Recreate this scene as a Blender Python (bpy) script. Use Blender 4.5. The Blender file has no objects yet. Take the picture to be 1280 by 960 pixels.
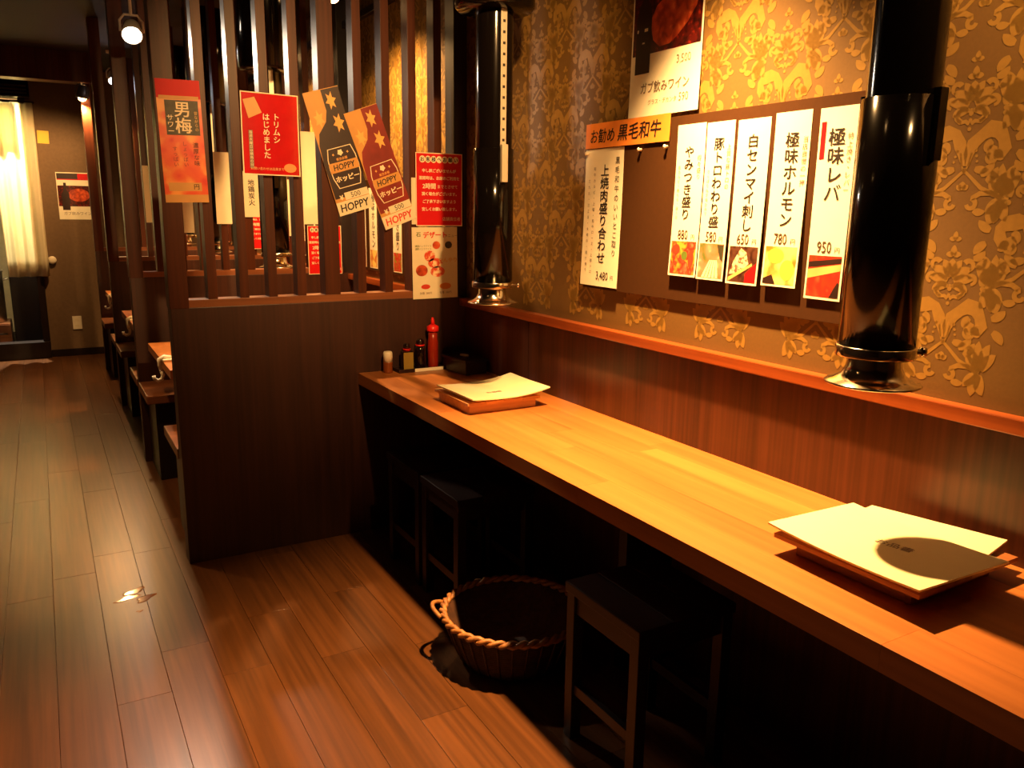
import bpy, bmesh, math, random
from mathutils import Matrix, Vector
random.seed(7)
SC = bpy.context.scene
COL = SC.collection

# ------------------------------------------------------------------ camera, world, view
F, PITCH, YAW, ROLL, CAMH = 1008.57, 0.21037519, 0.52526197, 0.0127749, 1.45
cam_data = bpy.data.cameras.new('camera')
cam_data.sensor_fit = 'HORIZONTAL'; cam_data.sensor_width = 36.0
cam_data.lens = F / 1280 * 36.0
cam_data.clip_start = 0.02
cam = bpy.data.objects.new('camera', cam_data); COL.objects.link(cam)
f_ = Vector((math.sin(YAW)*math.cos(PITCH), math.cos(YAW)*math.cos(PITCH), -math.sin(PITCH)))
r_ = Vector((math.cos(YAW), -math.sin(YAW), 0)); u_ = r_.cross(f_)
r2 = math.cos(ROLL)*r_ + math.sin(ROLL)*u_; u2 = -math.sin(ROLL)*r_ + math.cos(ROLL)*u_
M = Matrix((( r2.x, u2.x, -f_.x, 0), (r2.y, u2.y, -f_.y, 0), (r2.z, u2.z, -f_.z, CAMH), (0, 0, 0, 1)))
cam.matrix_world = M
SC.camera = cam

world = bpy.data.worlds.new('world'); SC.world = world; world.use_nodes = True
world.node_tree.nodes['Background'].inputs[0].default_value = (1.0, 0.55, 0.25, 1)
world.node_tree.nodes['Background'].inputs[1].default_value = 0.0
SC.view_settings.view_transform = 'Standard'; SC.view_settings.look = 'None'
SC.view_settings.gamma = 1.0; SC.view_settings.use_curve_mapping = False
SC.view_settings.exposure = 0.0

WARM = (1.0, 0.53, 0.185)
P_COUNTER, P_BOOTH, P_WHITE, P_REAR, P_KITCHEN = 920, 190, 85, 130, 700
P_WALL, P_POSTER, P_AISLE, P_AISLE2 = 150, 270, 100, 300

# ------------------------------------------------------------------ key dimensions (metres)
TX, ZT, WB, WL, ZL, WW = 1.164, 0.7446, 1.690, 1.6617, 1.0558, 1.70
PX0, PY, ZP, BY = 0.415, 3.3655, 1.0648, 9.005
PARTS = [PY, 4.95, 6.50, 8.05]
CEIL = 2.70

# ------------------------------------------------------------------ helpers
def srgb(r, g, b, a=1.0):
    def c(x):
        x /= 255.0
        return x/12.92 if x <= 0.04045 else ((x+0.055)/1.055)**2.4
    return (c(r), c(g), c(b), a)

def base_mat(name, rough=0.5, metal=0.0, coat=0.0, spec=0.5):
    m = bpy.data.materials.new(name); m.use_nodes = True
    b = m.node_tree.nodes['Principled BSDF']
    b.inputs['Roughness'].default_value = rough; b.inputs['Metallic'].default_value = metal
    b.inputs['Coat Weight'].default_value = coat; b.inputs['Specular IOR Level'].default_value = spec
    return m, m.node_tree, b

def plain(name, col, rough=0.5, metal=0.0, var=0.12, scale=18.0, coat=0.0, emit=0.0, bump=0.0, spec=0.5, trans=0.0):
    m, nt, b = base_mat(name, rough, metal, coat, spec)
    tc = nt.nodes.new('ShaderNodeTexCoord'); nz = nt.nodes.new('ShaderNodeTexNoise')
    nz.inputs['Scale'].default_value = scale; nz.inputs['Detail'].default_value = 3
    nt.links.new(tc.outputs['Object'], nz.inputs['Vector'])
    rp = nt.nodes.new('ShaderNodeValToRGB')
    rp.color_ramp.elements[0].position = 0.3; rp.color_ramp.elements[1].position = 0.7
    rp.color_ramp.elements[0].color = tuple(c*(1-var) for c in col[:3])+(1,)
    rp.color_ramp.elements[1].color = tuple(min(1, c*(1+var)) for c in col[:3])+(1,)
    nt.links.new(nz.outputs['Fac'], rp.inputs['Fac']); nt.links.new(rp.outputs['Color'], b.inputs['Base Color'])
    if bump:
        bp = nt.nodes.new('ShaderNodeBump'); bp.inputs['Strength'].default_value = bump; bp.inputs['Distance'].default_value = 0.002
        nt.links.new(nz.outputs['Fac'], bp.inputs['Height']); nt.links.new(bp.outputs['Normal'], b.inputs['Normal'])
    if emit:
        b.inputs['Emission Color'].default_value = col; b.inputs['Emission Strength'].default_value = emit
    if trans:
        b.inputs['Transmission Weight'].default_value = trans
    return m

def wood(name, dark, light, axis='Y', fine=55.0, rough=0.35, coat=0.0, tone=0.25, bump=0.08, spec=0.5, stretch=0.03):
    """grain running along one object axis; each object has its own tone"""
    m, nt, b = base_mat(name, rough, 0, coat, spec)
    N, L = nt.nodes.new, nt.links.new
    tc = N('ShaderNodeTexCoord'); oi = N('ShaderNodeObjectInfo')
    mp = N('ShaderNodeMapping')
    s = {'X': (stretch, 1, 1), 'Y': (1, stretch, 1), 'Z': (1, 1, stretch)}[axis]
    mp.inputs['Scale'].default_value = s
    add = N('ShaderNodeVectorMath'); add.operation = 'ADD'
    mulr = N('ShaderNodeMath'); mulr.operation = 'MULTIPLY'; mulr.inputs[1].default_value = 37.0
    L(oi.outputs['Random'], mulr.inputs[0]); L(tc.outputs['Object'], add.inputs[0]); L(mulr.outputs[0], add.inputs[1])
    L(add.outputs[0], mp.inputs['Vector'])
    n1 = N('ShaderNodeTexNoise'); n1.inputs['Scale'].default_value = fine; n1.inputs['Detail'].default_value = 5
    n2 = N('ShaderNodeTexNoise'); n2.inputs['Scale'].default_value = fine*0.22; n2.inputs['Detail'].default_value = 2
    L(mp.outputs[0], n1.inputs['Vector']); L(mp.outputs[0], n2.inputs['Vector'])
    mx = N('ShaderNodeMath'); mx.operation = 'MULTIPLY_ADD'; mx.inputs[1].default_value = 0.6
    ml = N('ShaderNodeMath'); ml.operation = 'MULTIPLY'; ml.inputs[1].default_value = 0.4
    L(n2.outputs['Fac'], ml.inputs[0]); L(n1.outputs['Fac'], mx.inputs[0]); L(ml.outputs[0], mx.inputs[2])
    rp = N('ShaderNodeValToRGB'); e = rp.color_ramp.elements
    e[0].position = 0.34; e[0].color = dark; e[1].position = 0.66; e[1].color = light
    L(mx.outputs[0], rp.inputs['Fac'])
    mr = N('ShaderNodeMapRange'); mr.inputs['To Min'].default_value = 1-tone; mr.inputs['To Max'].default_value = 1+tone
    L(oi.outputs['Random'], mr.inputs['Value'])
    vm = N('ShaderNodeVectorMath'); vm.operation = 'SCALE'
    L(rp.outputs['Color'], vm.inputs[0]); L(mr.outputs[0], vm.inputs['Scale'])
    L(vm.outputs[0], b.inputs['Base Color'])
    bp = N('ShaderNodeBump'); bp.inputs['Strength'].default_value = bump; bp.inputs['Distance'].default_value = 0.001
    L(n1.outputs['Fac'], bp.inputs['Height']); L(bp.outputs['Normal'], b.inputs['Normal'])
    return m

def photo(name, cols, scale=9.0, kind='noise', rough=0.35):
    """flat printed picture: blotches of food colours"""
    m, nt, b = base_mat(name, rough)
    N, L = nt.nodes.new, nt.links.new
    tc = N('ShaderNodeTexCoord')
    nz = N('ShaderNodeTexNoise'); nz.inputs['Scale'].default_value = scale*3; nz.inputs['Detail'].default_value = 4
    L(tc.outputs['Object'], nz.inputs['Vector'])
    mixv = N('ShaderNodeMix'); mixv.data_type = 'VECTOR'; mixv.inputs[0].default_value = 0.06
    L(tc.outputs['Object'], mixv.inputs[4]); L(nz.outputs['Color'], mixv.inputs[5])
    vo = N('ShaderNodeTexVoronoi'); vo.inputs['Scale'].default_value = scale*7
    vo.feature = 'SMOOTH_F1'
    L(mixv.outputs[1], vo.inputs['Vector'])
    rp = N('ShaderNodeValToRGB'); rp.color_ramp.interpolation = 'EASE'
    e = rp.color_ramp.elements
    while len(e) < len(cols): e.new(0.5)
    for i, c in enumerate(cols):
        e[i].position = 0.08 + 0.62*i/(len(cols)-1); e[i].color = c
    ad = N('ShaderNodeMath'); ad.operation = 'MULTIPLY_ADD'; ad.inputs[1].default_value = 0.55
    ms = N('ShaderNodeMath'); ms.operation = 'MULTIPLY'; ms.inputs[1].default_value = 0.6
    L(nz.outputs['Fac'], ms.inputs[0]); L(vo.outputs['Distance'], ad.inputs[0]); L(ms.outputs[0], ad.inputs[2])
    L(ad.outputs[0], rp.inputs['Fac']); L(rp.outputs['Color'], b.inputs['Base Color'])
    return m

def tag(o, label=None, cat=None, group=None, kind=None):
    if label: o['label'] = label
    if cat: o['category'] = cat
    if group: o['group'] = group
    if kind: o['kind'] = kind
    return o

def empty(name, loc=(0, 0, 0), rot=(0, 0, 0), label=None, cat=None, group=None, kind=None, parent=None):
    o = bpy.data.objects.new(name, None); COL.objects.link(o)
    o.location = loc; o.rotation_euler = rot; o.empty_display_size = 0.05
    if parent: o.parent = parent
    return tag(o, label, cat, group, kind)

def link(name, me, mat=None, parent=None, loc=(0, 0, 0), rot=(0, 0, 0)):
    o = bpy.data.objects.new(name, me); COL.objects.link(o)
    if mat is not None and not me.materials: me.materials.append(mat)
    o.location = loc; o.rotation_euler = rot
    if parent: o.parent = parent
    return o

def copy_tree(o, parent=None):
    c = o.copy(); COL.objects.link(c); c.parent = parent
    for ch in [x for x in bpy.data.objects if x.parent == o]: copy_tree(ch, c)
    return c

class B:
    """collects shapes into one mesh"""
    def __init__(self): self.bm = bmesh.new()
    def box(self, x0, x1, y0, y1, z0, z1, bev=0.0):
        r = bmesh.ops.create_cube(self.bm, size=1.0)
        bmesh.ops.scale(self.bm, vec=(x1-x0, y1-y0, z1-z0), verts=r['verts'])
        bmesh.ops.translate(self.bm, vec=((x0+x1)/2, (y0+y1)/2, (z0+z1)/2), verts=r['verts'])
        if bev:
            es = list({e for v in r['verts'] for e in v.link_edges})
            bmesh.ops.bevel(self.bm, geom=es, offset=bev, segments=2, affect='EDGES', profile=0.6)
        return self
    def lathe(self, prof, seg=32, c=(0, 0, 0), cap=True):
        rings = []
        for r, z in prof:
            rings.append([self.bm.verts.new((c[0]+r*math.cos(2*math.pi*i/seg), c[1]+r*math.sin(2*math.pi*i/seg), c[2]+z)) for i in range(seg)])
        for a, b in zip(rings, rings[1:]):
            for i in range(seg):
                f = self.bm.faces.new((a[i], a[(i+1) % seg], b[(i+1) % seg], b[i])); f.smooth = True
        if cap:
            self.bm.faces.new(rings[0][::-1]); self.bm.faces.new(rings[-1])
        return self
    def tube(self, pts, r, seg=8, closed=False, taper=None):
        pts = [Vector(p) for p in pts]; n = len(pts); rings = []
        up = Vector((0, 0, 1)); prev = None
        for i, p in enumerate(pts):
            if closed: t = pts[(i+1) % n]-pts[i-1]
            else: t = pts[min(i+1, n-1)]-pts[max(i-1, 0)]
            t.normalize()
            a = prev if prev is not None else (up if abs(t.z) < 0.9 else Vector((1, 0, 0)))
            a = (a - t*a.dot(t)).normalized(); prev = a; b = t.cross(a)
            rr = r if taper is None else r*taper(i/(n-1))
            rings.append([self.bm.verts.new(p + rr*(math.cos(2*math.pi*k/seg)*a + math.sin(2*math.pi*k/seg)*b)) for k in range(seg)])
        prs = list(zip(rings, rings[1:])) + ([(rings[-1], rings[0])] if closed else [])
        for a, b in prs:
            for k in range(seg):
                f = self.bm.faces.new((a[k], a[(k+1) % seg], b[(k+1) % seg], b[k])); f.smooth = True
        if not closed:
            self.bm.faces.new(rings[0][::-1]); self.bm.faces.new(rings[-1])
        return self
    def mesh(self, name):
        bmesh.ops.recalc_face_normals(self.bm, faces=self.bm.faces)
        me = bpy.data.meshes.new(name); self.bm.to_mesh(me); self.bm.free(); return me
    def obj(self, name, mat, parent=None, loc=(0, 0, 0), rot=(0, 0, 0)):
        return link(name, self.mesh(name), mat, parent, loc, rot)

def flat_mesh(name, polys):
    """polys: lists of (x, z) -> a flat mesh in the xz plane facing -y"""
    vs, fs = [], []
    for p in polys:
        a = sum(p[i][0]*p[(i+1) % len(p)][1]-p[(i+1) % len(p)][0]*p[i][1] for i in range(len(p)))
        if a < 0: p = p[::-1]
        fs.append(list(range(len(vs), len(vs)+len(p)))); vs += [(x, 0, z) for x, z in p]
    me = bpy.data.meshes.new(name); me.from_pydata(vs, [], fs); return me

_text_cache = {}
def text_mesh(s, size, vertical=False, bold=0.0, lead=1.0, shear=0.0, align='CENTER'):
    key = (s, round(size, 5), vertical, bold, lead, shear, align)
    if key in _text_cache: return _text_cache[key]
    cu = bpy.data.curves.new('lettering', 'FONT')
    cu.body = '\n'.join(s) if vertical else s
    cu.size = size; cu.resolution_u = 2; cu.align_x = align; cu.align_y = 'CENTER'
    cu.space_line = lead; cu.shear = shear; cu.fill_mode = 'FRONT'
    o = bpy.data.objects.new('lettering', cu); COL.objects.link(o)
    dg = bpy.context.evaluated_depsgraph_get(); dg.update()
    me = bpy.data.meshes.new_from_object(o.evaluated_get(dg))
    bpy.data.objects.remove(o); bpy.data.curves.remove(cu)
    xs = [v.co.x for v in me.vertices]; ys = [v.co.y for v in me.vertices]
    ox = (min(xs)+max(xs))/2 if (xs and align == 'CENTER') else 0
    oy = (min(ys)+max(ys))/2 if ys else 0
    for v in me.vertices:
        v.co = Vector((v.co.x-ox, 0, v.co.y-oy))
    if bold:
        d = bold*size*1.3; n = len(me.vertices)
        vs = [v.co.copy() for v in me.vertices]; fs = [list(p.vertices) for p in me.polygons]
        V, Fc = [], []
        for k, (dx, dz) in enumerate(((-d, -d*.6), (d, -d*.6), (-d, d*.6), (d, d*.6))):
            V += [(c.x+dx, -0.00005*k, c.z+dz) for c in vs]; Fc += [[i+k*n for i in f] for f in fs]
        me = bpy.data.meshes.new('lettering'); me.from_pydata(V, [], Fc)
    me.materials.clear(); me.name = 'lettering'
    _text_cache[key] = me
    return me

# ------------------------------------------------------------------ materials
M_FLOOR = wood('floor_wood', srgb(70, 42, 21), srgb(104, 63, 31), 'Y', 60, 0.30, tone=0.12, bump=0.15)
M_FLOORBASE = plain('floor_base', srgb(48, 30, 20), 0.6)
M_COUNTER = wood('counter_wood', srgb(150, 88, 40), srgb(188, 118, 58), 'Y', 30, 0.36, tone=0.07, bump=0.03)
M_DARKWOOD = wood('dark_wood', srgb(44, 22, 15), srgb(68, 36, 24), 'Z', 60, 0.45, tone=0.08, bump=0.1)
M_SLAT = wood('slat_wood', srgb(56, 26, 14), srgb(84, 42, 22), 'Z', 60, 0.4, tone=0.12, bump=0.1, spec=0.25)
M_RAIL = wood('rail_wood', srgb(100, 58, 34), srgb(140, 84, 48), 'X', 60, 0.38, tone=0.05)
M_WAINSCOT = wood('wainscot_wood', srgb(50, 23, 12), srgb(84, 43, 24), 'Z', 75, 0.34, tone=0.03, bump=0.12, stretch=0.02)
M_LEDGE = wood('ledge_wood', srgb(112, 50, 20), srgb(160, 82, 36), 'Y', 40, 0.3, tone=0.03)
M_BLACKWOOD = wood('black_wood', srgb(20, 12, 10), srgb(34, 20, 16), 'Z', 60, 0.4, tone=0.05)
M_STOOL = wood('stool_wood', srgb(20, 11, 9), srgb(36, 19, 14), 'Y', 60, 0.4, tone=0.08)
M_WALL = plain('wallpaper_ground', srgb(106, 77, 30), 0.65, var=0.05, scale=120, bump=0.1)
M_MOTIF = plain('wallpaper_print', srgb(148, 113, 48), 0.5, var=0.06, scale=90)
M_REARWALL = plain('rear_wall_paint', srgb(112, 88, 62), 0.7, var=0.08, scale=40, bump=0.1)
M_KITCHEN = plain('kitchen_wall_paint', srgb(214, 196, 156), 0.6, var=0.04)
M_DARKWALL = plain('side_wall_paint', srgb(70, 52, 40), 0.7)
M_CEIL = plain('ceiling_paint', srgb(26, 18, 16), 0.8)
M_BOARD = plain('menu_board_brown', srgb(64, 37, 11), 0.85, var=0.06, scale=60, spec=0.15)
M_DUCT = plain('duct_black', srgb(10, 7, 6), 0.12, var=0.05, spec=0.28)
M_STEEL = plain('polished_steel', srgb(205, 195, 175), 0.16, metal=1.0, var=0.03)
M_STRIP = plain('bracket_pale', srgb(190, 180, 160), 0.35, metal=0.4, var=0.03)
M_HOLE = plain('hole_black', srgb(6, 5, 5), 0.8)
M_PAPER = plain('menu_paper', srgb(246, 240, 214), 0.42, var=0.015, scale=30)
M_CREAM = plain('cream_paper', srgb(232, 220, 186), 0.5, var=0.02, scale=30)
M_INK = plain('brush_ink', srgb(28, 20, 16), 0.6)
M_INKBROWN = plain('brown_ink', srgb(70, 48, 30), 0.6)
M_INKGREY = plain('grey_ink', srgb(120, 104, 84), 0.6)
M_ORANGEP = plain('orange_paper', srgb(232, 138, 52), 0.5, var=0.05, scale=25)
M_RED = plain('red_print', srgb(204, 20, 24), 0.5, var=0.05, spec=0.25)
M_REDGLOSS = plain('laminated_red', srgb(190, 18, 24), 0.12, var=0.1, scale=14, coat=0.6)
M_REDINK = plain('red_ink', srgb(214, 60, 36), 0.5)
M_WHITEINK = plain('pale_ink', srgb(244, 226, 190), 0.5)
M_GOLDINK = plain('gold_ink', srgb(222, 178, 104), 0.5)
M_KRAFT = plain('kraft_tan', srgb(206, 150, 74), 0.5, var=0.06)
M_BOTTLEBLK = plain('print_dark_bottle', srgb(44, 24, 18), 0.45, var=0.15)
M_BOTTLERED = plain('print_red_bottle', srgb(130, 34, 22), 0.45, var=0.25, scale=12)
M_STAR = plain('print_star', srgb(240, 176, 90), 0.5)
M_DKGREEN = plain('print_olive', srgb(62, 58, 36), 0.5, var=0.3, scale=50)
M_PH_MEAT = photo('photo_meat_plate', [srgb(250, 214, 170), srgb(226, 120, 84), srgb(190, 50, 36), srgb(150, 160, 60)], 8)
M_PH_PORK = photo('photo_pork', [srgb(252, 232, 196), srgb(240, 190, 150), srgb(206, 128, 96), srgb(96, 110, 50)], 5)
M_PH_SALAD = photo('photo_sashimi', [srgb(40, 22, 16), srgb(60, 34, 24), srgb(90, 56, 40), srgb(50, 24, 18)], 7)
M_PH_SHRED = photo('photo_shreds', [srgb(250, 236, 200), srgb(150, 120, 90), srgb(240, 220, 180), srgb(120, 80, 60)], 14)
M_PH_GOLD = photo('photo_golden', [srgb(252, 222, 90), srgb(240, 190, 60), srgb(250, 226, 130), srgb(190, 120, 40)], 4)
M_PH_LIVER = photo('photo_skewer', [srgb(226, 150, 60), srgb(206, 84, 50), srgb(170, 46, 34), srgb(120, 60, 30)], 5)
M_PH_GRILL = photo('photo_grilled_meat', [srgb(250, 180, 110), srgb(232, 128, 70), srgb(206, 84, 44), srgb(150, 50, 26)], 6)
M_PH_COAL = photo('photo_embers', [srgb(236, 130, 60), srgb(150, 40, 22), srgb(80, 18, 12), srgb(40, 10, 8)], 9)
M_PH_PLUM = photo('photo_plum', [srgb(200, 30, 16), srgb(214, 40, 18), srgb(226, 84, 30), srgb(240, 160, 70)], 3)
M_PH_DESSERT = photo('photo_dessert', [srgb(206, 50, 34), srgb(232, 130, 80), srgb(216, 70, 44), srgb(250, 220, 170)], 9)
M_CURTAIN = plain('curtain_cloth', srgb(250, 242, 216), 0.8, var=0.03)
M_YELLOWNOTE = plain('yellow_note', srgb(240, 200, 70), 0.6, var=0.02)
M_WHITEPLASTIC = plain('white_plastic', srgb(236, 226, 200), 0.35, var=0.02)
M_BAMBOO = wood('light_wood', srgb(196, 140, 84), srgb(226, 172, 110), 'X', 50, 0.4, tone=0.05)
M_DKTRAY = plain('dark_tray', srgb(40, 20, 14), 0.4)
M_LITRATTAN = wood('rattan', srgb(120, 74, 36), srgb(186, 126, 66), 'X', 90, 0.5, tone=0.1, stretch=0.4)  # rim and handles: lighter copy of the body, painting in light on the rim
M_DKRATTAN = wood('dark_rattan', srgb(50, 28, 16), srgb(86, 52, 28), 'X', 90, 0.55, tone=0.1, stretch=0.4)
M_LAMPBODY = plain('lamp_body', srgb(60, 56, 54), 0.4)
M_LAMPWHITE = plain('lamp_body_white', srgb(220, 220, 220), 0.4)
M_REDCAP = plain('red_cap', srgb(224, 34, 26), 0.35, var=0.04)
M_CHILI = plain('chili_sauce', srgb(150, 38, 16), 0.25, var=0.1, coat=0.3)
M_OLIVE = plain('olive_label', srgb(150, 124, 50), 0.45, var=0.06)
M_SOY = plain('soy_glass', srgb(26, 12, 8), 0.1, coat=0.5)
M_AMBER = plain('amber_spice', srgb(130, 66, 26), 0.25, coat=0.4)
M_GREEN = plain('green_ink', srgb(90, 110, 40), 0.5)
M_STEELPOT = plain('brushed_steel', srgb(190, 170, 140), 0.35, metal=0.9)

# ------------------------------------------------------------------ lamps
def aim(o, d):
    o.rotation_euler = Vector(d).to_track_quat('-Z', 'Y').to_euler()

def spot_fixture(loc, direction, power, color, angle=100, blend=0.6, label='', white=False, group=None, radius=0.03, bulb=30.0):
    """ceiling spotlight: stem, yoke, barrel, lit lens and the light it gives"""
    t = empty('spotlight', loc, label=label, cat='spotlight', group=group)
    d = Vector(direction).normalized(); q = d.to_track_quat('-Z', 'Y').to_euler()
    body = M_LAMPWHITE if white else M_LAMPBODY
    up = CEIL - loc[2]
    B().lathe([(0.045, up-0.02), (0.045, up+0.005)], 20).lathe([(0.008, 0.075), (0.008, up-0.01)], 10).obj('stem', body, t)
    B().tube([(-0.052, 0, 0.0), (-0.052, 0, 0.05), (-0.03, 0, 0.078), (0.03, 0, 0.078), (0.052, 0, 0.05), (0.052, 0, 0.0)], 0.006).obj('yoke', body, t)
    B().lathe([(0.02, 0.075), (0.034, 0.06), (0.046, 0.0), (0.048, -0.03), (0.043, -0.03), (0.041, -0.006), (0.018, 0.05)], 24, cap=False).obj('barrel', body, t, rot=q)
    em = plain('lit_lens_%d' % int(power), tuple(color)+(1,), 0.3, emit=bulb, var=0.0)
    B().lathe([(0.001, -0.058), (0.014, -0.055), (0.026, -0.046), (0.034, -0.030), (0.038, -0.010), (0.001, 0.0)], 20).obj('lens', em, t, rot=q)
    ld = bpy.data.lights.new('spotlight_beam', 'SPOT'); ld.energy = power; ld.color = color
    ld.spot_size = math.radians(angle); ld.spot_blend = blend; ld.shadow_soft_size = radius
    lo = bpy.data.objects.new('spotlight_beam', ld); COL.objects.link(lo); lo.parent = t
    lo.location = d*0.10; lo.rotation_euler = q
    return t

spot_fixture((1.32, 1.75, 2.62), (0.02, -0.06, -1), P_COUNTER, WARM, 82, 1.0, label='black ceiling spotlight over the counter between the two hoods')
spot_fixture((1.30, 0.42, 2.60), (0.42, 0.46, -0.62), P_WALL, WARM, 66, 0.9, label='black ceiling spotlight turned to the wallpaper past the near hood')
spot_fixture((0.95, 1.15, 2.45), (0.33, 2.20, -0.86), P_POSTER, WARM, 58, 0.9, label='black ceiling spotlight turned to the partition posters')
spot_fixture((-0.30, 2.0, 2.62), (0.0, 0.0, -1), P_AISLE2, WARM, 46, 1.0, label='black ceiling spotlight over the open aisle beside the counter')
spot_fixture((-0.05, 4.0, 2.62), (0.0, 0.05, -1), P_AISLE, WARM, 70, 1.0, label='black ceiling spotlight shining straight down on the aisle floor')
for k, nm in enumerate(('first', 'second', 'third')):
    spot_fixture((1.30, PARTS[k]+0.62, 2.46), (0.15, 0.05, -1), P_BOOTH, WARM, 150, 0.9, label='black ceiling spotlight over the %s booth table' % nm)
spot_fixture((0.487, 4.60, 2.288), (-0.12, -0.85, -0.75), P_WHITE, (1.0, 0.80, 0.58), 125, 0.9, label='glaring white ceiling spotlight above the aisle', white=True, bulb=60)
spot_fixture((0.655, 7.75, 2.485), (0.0, -0.6, -0.8), 6, (0.9, 0.9, 1.0), 110, 0.5, label='small cool white ceiling spotlight near the rear wall', white=True, bulb=40, radius=0.02)
spot_fixture((0.425, 8.0, 2.37), (-0.14, 0.16, -1.0), P_REAR, WARM, 168, 0.4, label='warm ceiling spotlight shining at the rear wall', bulb=40)
spot_fixture((-0.16, 9.50, 2.52), (0.0, -0.62, -0.80), P_KITCHEN, (1.0, 0.90, 0.68), 100, 0.8, label='kitchen ceiling lamp behind the cream curtain')

# ------------------------------------------------------------------ the room shell
floor = B().box(-1.6, 1.75, -2.0, 11.2, -0.05, -0.008).obj('floor', M_FLOORBASE); tag(floor, kind='structure')
plank_cache = {}
W = 0.152
for i in range(21):
    x0 = -1.45 + i*W
    y = -0.9 - random.random()*0.8
    while y < 9.0:
        ln = random.choice((0.9, 1.2, 1.2, 1.5))
        y1 = min(y+ln, 9.0)
        key = round(y1-y, 3)
        if key > 0.05 and x0 < 1.7:
            if key not in plank_cache:
                plank_cache[key] = B().box(-W/2+0.0006, W/2-0.0006, 0.0006, key-0.0006, -0.008, 0.0, 0.0006).mesh('plank')
            link('plank', plank_cache[key], M_FLOOR, floor, (x0+W/2, y, 0))
        y = y1
ceil = B().box(-1.6, 1.75, -2.0, 11.2, CEIL, CEIL+0.05).obj('ceiling', M_CEIL); tag(ceil, kind='structure')
wr = B().box(WW, WW+0.08, -2.0, 11.2, -0.01, CEIL+0.01).obj('wall_right', M_WALL); tag(wr, kind='structure')
wl = B().box(-1.68, -1.6, -2.0, 11.2, -0.01, CEIL+0.01).obj('wall_left', M_DARKWALL); tag(wl, kind='structure')
wf = B().box(-1.68, 1.78, -2.08, -2.0, -0.01, CEIL+0.01).obj('wall_front', M_DARKWALL); tag(wf, kind='structure')
wk = B().box(-1.68, 1.78, 11.1, 11.2, -0.01, CEIL+0.01).obj('wall_kitchen', M_KITCHEN); tag(wk, kind='structure')
rear = B().box(0.0, 1.70, BY, BY+0.1, 0, CEIL).box(-1.6, -0.95, BY, BY+0.1, 0, CEIL).box(-0.95, 0.0, BY, BY+0.1, 2.40, CEIL).obj('wall_rear', M_REARWALL)
tag(rear, kind='structure')
tag(B().box(-0.06, 0.0, BY-0.02, BY+0.12, 0.0, 2.40, 0.003).box(-0.95, -0.89, BY-0.02, BY+0.12, 0, 2.40, 0.003).obj('door_1', M_BLACKWOOD), kind='structure')
tag(B().box(-0.95, 0.0, BY-0.06, BY+0.10, 0.0, 0.16, 0.004).obj('trim_3', M_BLACKWOOD), kind='structure')
tag(B().box(0.0, 1.68, BY-0.012, BY, 0.0, 0.07, 0.002).obj('baseboard_rear', M_BLACKWOOD), kind='structure')
# wainscot panels on the wall behind the counter, wood ledge on top, dark rail near the ceiling
for (a, b) in ((-1.9, -0.05), (-0.046, 2.784), (2.788, PY)):
    B().box(WB, WW, a, b, 0.0, ZL-0.005, 0.001).obj('wainscot_panel', M_WAINSCOT, wr)
for k in range(3):
    B().box(WB, WW, PARTS[k]+0.09, PARTS[k+1], 0.0, ZL-0.005, 0.001).obj('wainscot_panel', M_WAINSCOT, wr)
tag(B().box(WL, WW, -1.9, PY, ZL-0.034, ZL, 0.003).obj('trim_1', M_LEDGE), kind='structure')
for k in range(3):
    tag(B().box(WL, WW, PARTS[k]+0.09, PARTS[k+1], ZL-0.034, ZL, 0.003).obj('trim_%d' % (4+k), M_LEDGE), kind='structure')
tag(B().box(WW-0.03, WW, -1.9, 9.0, 2.50, 2.54, 0.003).obj('trim_2', M_BLACKWOOD), kind='structure')
tag(B().box(-1.55, 0.50, 7.95, 8.12, 2.46, CEIL, 0.004).obj('trim_7', M_SLAT), kind='structure')

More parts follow.
